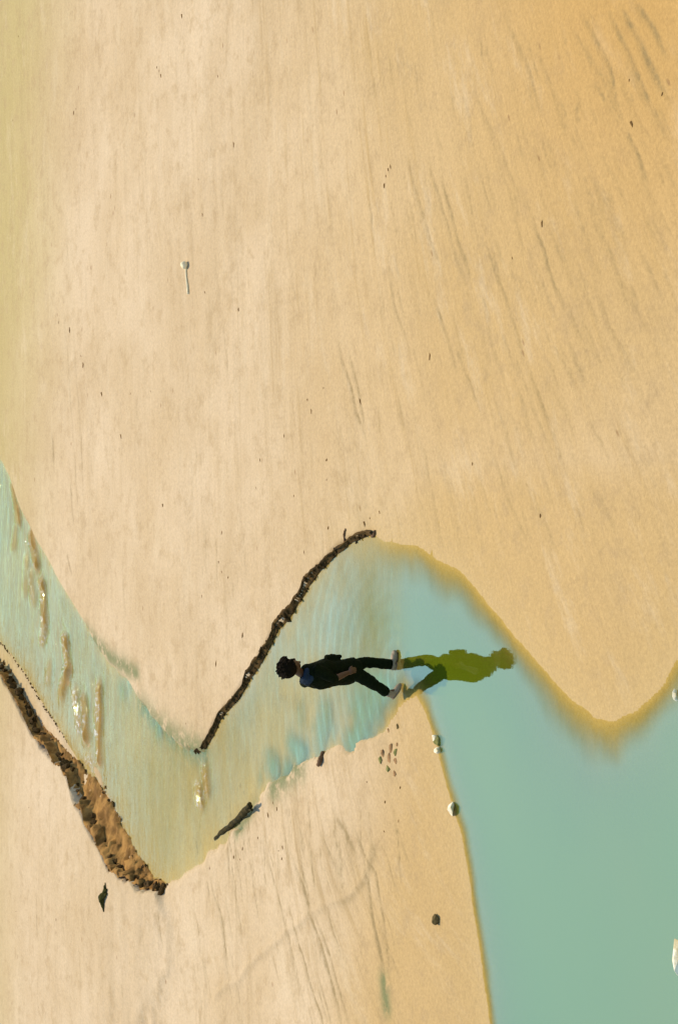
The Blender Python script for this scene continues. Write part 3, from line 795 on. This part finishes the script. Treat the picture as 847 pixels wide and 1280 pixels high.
# open front flap that stands off at the waist
add_tube(bm, [J(408, 824, .05), J(419, 822, .06), J(426, 820.5, .07)], [.05, .045, .024], 12)
add_tube(bm, [nek + Vector((0, 0, -.05)), nek + Vector((0.0, 0, .015))], [.105, .080], 18)
jacket = link('jacket', fused(bm, 'jacket', .010, 3, .022, 4, 9), MAT_JACKET, person)
# light on the shoulder, painted as a blue raised patch
bm = bmesh.new()
hb = nek - fw * .095 + Vector((0, 0, -.055))
add_ell(bm, hb, (.045, .115, .070), Matrix((fw, lf, Vector((0, 0, 1)))).transposed())
add_tube(bm, [nek + lf * .10 + fw * .01 + Vector((0, 0, -.02)), nek + lf * .06 - fw * .08, nek - lf * .06 - fw * .08, nek - lf * .10 + fw * .01 + Vector((0, 0, -.02))], [.035, .042, .042, .035], 12)
link('lit_shoulder', fused(bm, 'lit_shoulder', .009, 3, .02, 6, 14), MAT_BLUE, jacket)

# trousers
bm = bmesh.new()
torso(bm, .008, 0, 4)
for hip, kn, an, g in ((hipL, kneL, ankL, 0), (hipR, kneR, ankR, 0)):
    add_tube(bm, [hip + Vector((0, 0, -.02)), hip.lerp(kn, .35), hip.lerp(kn, .75), kn, kn.lerp(an, .35), kn.lerp(an, .7), kn.lerp(an, .93)], [.105, .100, .084, .076, .070, .064, .062], 18)
trousers = link('trousers', fused(bm, 'trousers', .010, 3, .020, 14, 10), MAT_TROUSER, person)

# hair: a bushy mass of locks
bm = bmesh.new()
add_ell(bm, hp(-.035, 0, .050), (.122, .122, .118), HR)
add_ell(bm, hp(.035, 0, .105), (.080, .085, .055), HR)
rr_ = random.Random(3)
for k in range(90):
    th = rr_.uniform(0, 6.28); ph = rr_.uniform(-.25, 1.5)
    v = Vector((math.cos(th) * math.cos(ph), math.sin(th) * math.cos(ph), math.sin(ph)))
    if v.x > .55 and v.z < .35: continue
    c0 = (-.03 + v.x * .108, v.y * .108, .05 + v.z * .105)
    e = Vector((v.x + rr_.gauss(0, .3), v.y + rr_.gauss(0, .3), v.z + rr_.gauss(0, .3))).normalized()
    L_ = rr_.uniform(.025, .055)
    add_tube(bm, [hp(*c0), hp(c0[0] + e.x * L_ * .6, c0[1] + e.y * L_ * .6, c0[2] + e.z * L_ * .6), hp(c0[0] + e.x * L_, c0[1] + e.y * L_, c0[2] + e.z * L_ - .006)], [.020, .015, .007], 7)
link('hair', fused(bm, 'hair', .006, 1), MAT_HAIR, person)
for s in (-1, 1):
    bm = bmesh.new(); add_ell(bm, hp(.082, s * .032, .004), (.012, .013, .010), HR, 12); link('eye', mesh_of(bm, 'eye'), MAT_EYE, person)

def shoe(an, heel, toe, name):
    d = (toe - heel); L_ = d.length; d.normalize(); w = Vector((0, 1, 0)); u = d.cross(w).normalized()
    if u.z < 0: u = -u
    Rm = Matrix((d, w, u)).transposed()
    bm = bmesh.new()
    add_ell(bm, heel + d * .055 + u * .045, (.062, .042, .048), Rm)
    add_ell(bm, heel + d * .14 + u * .034, (.085, .046, .036), Rm)
    add_ell(bm, heel + d * (L_ - .06) + u * .026, (.062, .046, .027), Rm)
    add_tube(bm, [heel + d * .06 + u * .04, an], [.044, .046], 14)
    up = link(name, fused(bm, name, .006, 2), MAT_SHOE, person)
    bm = bmesh.new()
    add_ell(bm, heel + d * .06 + u * .008, (.068, .044, .014), Rm); add_ell(bm, heel + d * (L_ - .08) + u * .008, (.085, .049, .014), Rm)
    link('sole', fused(bm, 'sole', .006, 1), MAT_SOLE, up)
zf = .006
shoe(ankL, Vector((J(498, 838).x, .06, zf)), Vector((J(498, 813).x, .06, zf)), 'shoe')
shoe(ankR, Vector((J(490, 874).x, -.06, .115)), Vector((J(498, 859).x, -.06, .0)), 'shoe')

# ------------------------------------------------------------------ small things
MAT_BONE = simple('bleached_wood', (.80, .66, .38), .8, .15, 30, .4, .2)
MAT_STONE = simple('pale_stone', (.80, .72, .50), .8, .25, 7, .5, .2, (.45, .36, .16))
MAT_MOSS = simple('mossy_stone', (.22, .20, .05), .85, .4, 20, .6, .2, (.12, .12, .03))
MAT_ROCKD = simple('dark_stone', (.12, .085, .03), .9, .4, 20, .5, .05)
MAT_RUST = simple('rust_pebble', (.34, .19, .07), .85, .4, 30, .5, .2)
MAT_WOOD = simple('wet_driftwood', (.060, .042, .012), .85, .5, 18, .8, .05, (.02, .018, .006))
MAT_TWIG = simple('brown_twig', (.16, .085, .032), .8, .4, 30, .6, .2)
MAT_WEED = simple('dark_weed', (.06, .055, .012), .9, .5, 30, .6, .05)

def on_ground(px, py, z=0.0):
    p = gp(px, py, z)
    for _ in range(3):
        z = height(p.x, p.y); p = gp(px, py, z)
    return p

def stick(name, pxs, rads, mat, z=None, lift=.0, seg=10, bend=.01, label=None, cat=None, group=None):
    pts = []
    for k, (x, y) in enumerate(pxs):
        p = on_ground(x, y) if z is None else gp(x, y, z[k])
        pts.append(Vector((p.x, p.y, p.z + (rads[k] * .7 + lift if z is None else 0))))
    o0 = pts[0].copy()
    fine = []; fr = []
    n = len(pts)
    for i in range(n - 1):
        for q in range(4):
            t = q / 4
            fine.append(pts[i].lerp(pts[i + 1], t) - o0 + Vector((random.uniform(-bend, bend), random.uniform(-bend, bend), random.uniform(-bend, bend) * .3)))
            fr.append((rads[i] * (1 - t) + rads[i + 1] * t) * random.uniform(.9, 1.1))
    fine.append(pts[-1] - o0); fr.append(rads[-1])
    bm = bmesh.new(); add_tube(bm, fine, fr, seg)
    o = link(name, mesh_of(bm, name), mat); o.location = o0
    if label: tag(o, label, cat, group)
    return o

# pale stick with a knob
root = empty('pale_stick', on_ground(234, 348)); tag(root, 'bleached pale stick with round knob lying on the open upper sand', 'stick')
inv = -root.location
s = stick('shaft', [(233, 333), (233.5, 345), (235, 356), (236, 367)], [.015, .015, .017, .019], MAT_BONE, bend=.004)
s.parent = root; s.location = s.location + inv
bm = bmesh.new(); add_ell(bm, (0, 0, 0), (.060, .055, .055), None, 16)
for v in bm.verts: v.co *= 1 + .12 * math.sin(v.co.x * 70) * math.cos(v.co.y * 55)
kp = on_ground(233.5, 331); k_ = link('knob', mesh_of(bm, 'knob'), MAT_BONE, root); k_.location = kp + Vector((0, 0, .045)) + inv

# driftwood log half in the stream
root = empty('driftwood_log', gp(300, 1025)); tag(root, 'dark wet driftwood log half sunk at the edge of the stream', 'log'); inv = -root.location
s = stick('trunk', [(270, 1048), (283, 1037), (296, 1026), (305, 1016), (312, 1008)], [.042, .046, .042, .058, .046], MAT_WOOD, z=[-.035, -.01, .05, .10, .13], bend=.012, seg=12)
s.parent = root; s.location += inv
s = stick('branch_stub', [(310, 1011), (315, 1013)], [.03, .018], MAT_WOOD, z=[.12, .14], bend=.003); s.parent = root; s.location += inv
s = stick('branch_stub', [(309, 1012), (312, 1005)], [.05, .03], MAT_WOOD, z=[.12, .18], bend=.003); s.parent = root; s.location += inv

stick('short_branch', [(400, 956), (403, 949), (406, 940)], [.028, .034, .026], MAT_TWIG, label='short brown branch stuck on the sand edge of the stream behind the walker', cat='branch', lift=.01)
stick('bank_twig', [(432, 678), (431, 668), (432, 661)], [.016, .016, .010], MAT_TWIG, label='thin brown twig lying above the crest of the dark low bank', cat='twig')
stick('bank_root', [(466, 671), (469, 668), (469, 663)], [.022, .020, .012], MAT_TWIG, label='curled dark root at the upper end of the dark low bank', cat='root')

# drifted weed on the lower sand beneath the tall bank
root = empty('drift_weed', on_ground(130, 1123)); tag(root, 'dark green clump of drifted weed on sand below the eroded bank', 'weed'); inv = -root.location
for pxs, rr_ in (([(132, 1104), (132, 1113), (131, 1122)], [.008, .03, .04]), ([(134, 1112), (130, 1122), (129, 1131)], [.02, .06, .03]), ([(127, 1117), (129, 1126), (130, 1140)], [.02, .045, .01]), ([(134, 1117), (132, 1120), (128, 1125)], [.02, .04, .02])):
    s = stick('frond', pxs, rr_, MAT_WEED, bend=.012); s.parent = root; s.location += inv

def rock(name, px, py, size, mat, label, cat, seed, n=26, group=None, sink=.35, rz=0, water=False):
    p = gp(px, py) if water else on_ground(px, py)
    me = rock_mesh(name, n, seed, *size, .62); me.materials.append(mat)
    o = bpy.data.objects.new(name, me); C.objects.link(o); o.location = (p.x, p.y, p.z + size[2] * (1 - 2 * sink)); o.rotation_euler = (0, 0, rz)
    bv = o.modifiers.new('b', 'BEVEL'); bv.width = min(size) * .10; bv.segments = 2
    return tag(o, label, cat, group)

rock('white_stone', 548, 927, (.085, .08, .05), MAT_MOSS, 'green mossy stone at the pool edge touching a smaller white stone', 'stone', 3)
rock('white_stone', 548, 939, (.065, .065, .045), MAT_STONE, 'small white stone at the pool edge beside the green mossy stone', 'stone', 4)
rock('pale_stone', 545, 923, (.06, .05, .05), MAT_STONE, 'white chip behind the green mossy stone at the pool edge', 'stone', 14)
rock('white_stone', 566, 1012, (.10, .08, .055), MAT_STONE, 'white pitted stone standing alone at the pool edge', 'stone', 5, 22)
rock('dark_stone', 546, 1150, (.075, .075, .06), MAT_ROCKD, 'round dark stone alone on the bare sand near the pool', 'stone', 6)
rock('white_stone', 846, 869, (.07, .05, .04), MAT_STONE, 'white stone in shallow water at the picture edge beneath the sand point', 'stone', 7, sink=.2, water=True)
rock('white_stone', 850, 1200, (.24, .06, .07), MAT_STONE, 'large white stone rising from the pool at the lower right edge', 'stone', 8, sink=.3, water=True)

# stones and weed by the walker's rear foot
patch = [(478, 943, .075, MAT_RUST), (489, 936, .085, MAT_RUST), (475, 950, .075, MAT_MOSS), (495, 941, .09, MAT_MOSS), (485, 962, .08, MAT_MOSS), (486, 948, .07, MAT_RUST), (494, 952, .05, MAT_RUST), (493, 967, .05, MAT_RUST), (485, 913, .05, MAT_RUST), (497, 908, .06, MAT_ROCKD), (496, 931, .04, MAT_RUST)]
plabel = ['rust brown pebble at the left of the mossy cluster on the sand spit', 'largest rust brown pebble at the top of the mossy cluster on the sand spit', 'olive stone at the left end of the pebble cluster on the sand spit',
          'green stone on the right of the pebble cluster on the sand spit', 'olive stone at the foot of the pebble cluster on the sand spit', 'rust pebble in the middle of the pebble cluster on the sand spit',
          'small rust pebble under the green stone on the sand spit', 'lowest small rust pebble beneath the cluster on the sand spit', 'single rust pebble between the stream edge and the pebble cluster', 'dark pebble nearest to the rear foot of the walker', 'tiny rust pebble just above the green stone on the sand spit']
for k, ((x, y, s_, mt), lb) in enumerate(zip(patch, plabel)):
    rock('pebble', x, y, (s_ * random.uniform(.7, 1.1), s_ * random.uniform(.6, 1.0), s_ * .34), mt, lb, 'pebble', 60 + k, 18, 'pebbles of the cluster on the sand spit', .5)

# crumbs of peat and weed scattered over the sand
crumbs = [rock_mesh('debris_crumb', 12, 200 + s, 1.5, .8, .5) for s in range(6)]
for c_ in crumbs: c_.materials.append(MAT_PEAT)
NAMED = [(292, 180, .035, 'small round dark pebble alone on the upper left sand'), (450, 501, .045, 'dark crumb at the head of the twin rills in mid sand'), (203, 632, .045, 'dark crumb on the sand left of the low bank'),
         (127, 493, .05, 'brown crumb on the left sand below the thin dark line of debris'), (273, 703, .03, 'round black crumb on the sand above the low bank'), (104, 456, .06, 'long brown crumb on the left sand'), (87, 413, .05, 'upper brown crumb of the left sand line'),
         (408, 575, .035, 'dark crumb on the sand high above the bank crest'), (270, 830, .05, 'brown crumb on the sand close to the middle of the low bank'), (303, 795, .05, 'reddish crumb just behind the middle of the low bank'), (789, 155, .04, 'dark crumb at the foot of the long rill in the upper right corner'),
         (480, 232, .04, 'dark end of the reddish debris smear in the upper middle sand'), (227, 20, .04, 'brown crumb at the very top left of the sand'), (256, 365, .03, 'tiny dark crumb right of the pale stick'), (151, 545, .04, 'brown crumb at the left beneath the others on the sand')]
def crumb(x, y, r, label, group=None):
    p = on_ground(x, y); o = bpy.data.objects.new('debris_crumb', random.choice(crumbs)); C.objects.link(o)
    o.location = (p.x, p.y, p.z - r * .05); o.scale = (r * random.uniform(.9, 1.5), r, r * .8); o.rotation_euler = (0, 0, random.uniform(-.4, .6))
    tag(o, label, 'debris', group)
for x, y, r, lb in NAMED: crumb(x, y, r * .75, lb)
TINY = [(248, 224), (253, 268), (298, 387), (73, 403), (101, 445), (188, 489), (163, 492), (277, 715), (277, 666), (285, 722), (355, 545), (786, 100), (827, 118), (640, 322), (677, 280), (590, 580), (675, 645), (537, 445), (16, 150), (23, 45), (272, 95), (404, 485), (325, 575),
        (199, 88), (201, 94), (196, 84), (485, 212), (482, 220), (488, 208), (92, 141), (95, 136), (367, 620), (320, 610), (252, 745), (232, 905), (341, 1004), (346, 1012), (348, 1064), (352, 1074), (353, 1060), (480, 1040), (498, 1027), (481, 1003), (458, 978), (500, 985), (36, 1010), (70, 1150), (20, 1140),
        (335, 1020), (322, 1048), (303, 1062), (292, 1072), (262, 1086), (300, 1075), (455, 655), (462, 648), (474, 640), (410, 660), (380, 690), (355, 545), (384, 500), (389, 514), (408, 600)]
for x, y in TINY:
    if y > 960: lb, gr = 'tiny brown crumb lying on the lower sand between stream and pool', 'tiny crumbs on the lower sand'
    elif x > 470: lb, gr = 'tiny brown crumb lying on the rilled sand above the pool', 'tiny crumbs on the rilled sand'
    elif y < 440: lb, gr = 'tiny brown crumb lying on the open sand around the pale stick', 'tiny crumbs round the pale stick'
    else: lb, gr = 'tiny brown crumb lying on the sand behind the dark low bank', 'tiny crumbs behind the low bank'
    crumb(x, y, random.uniform(.013, .028), lb, gr)
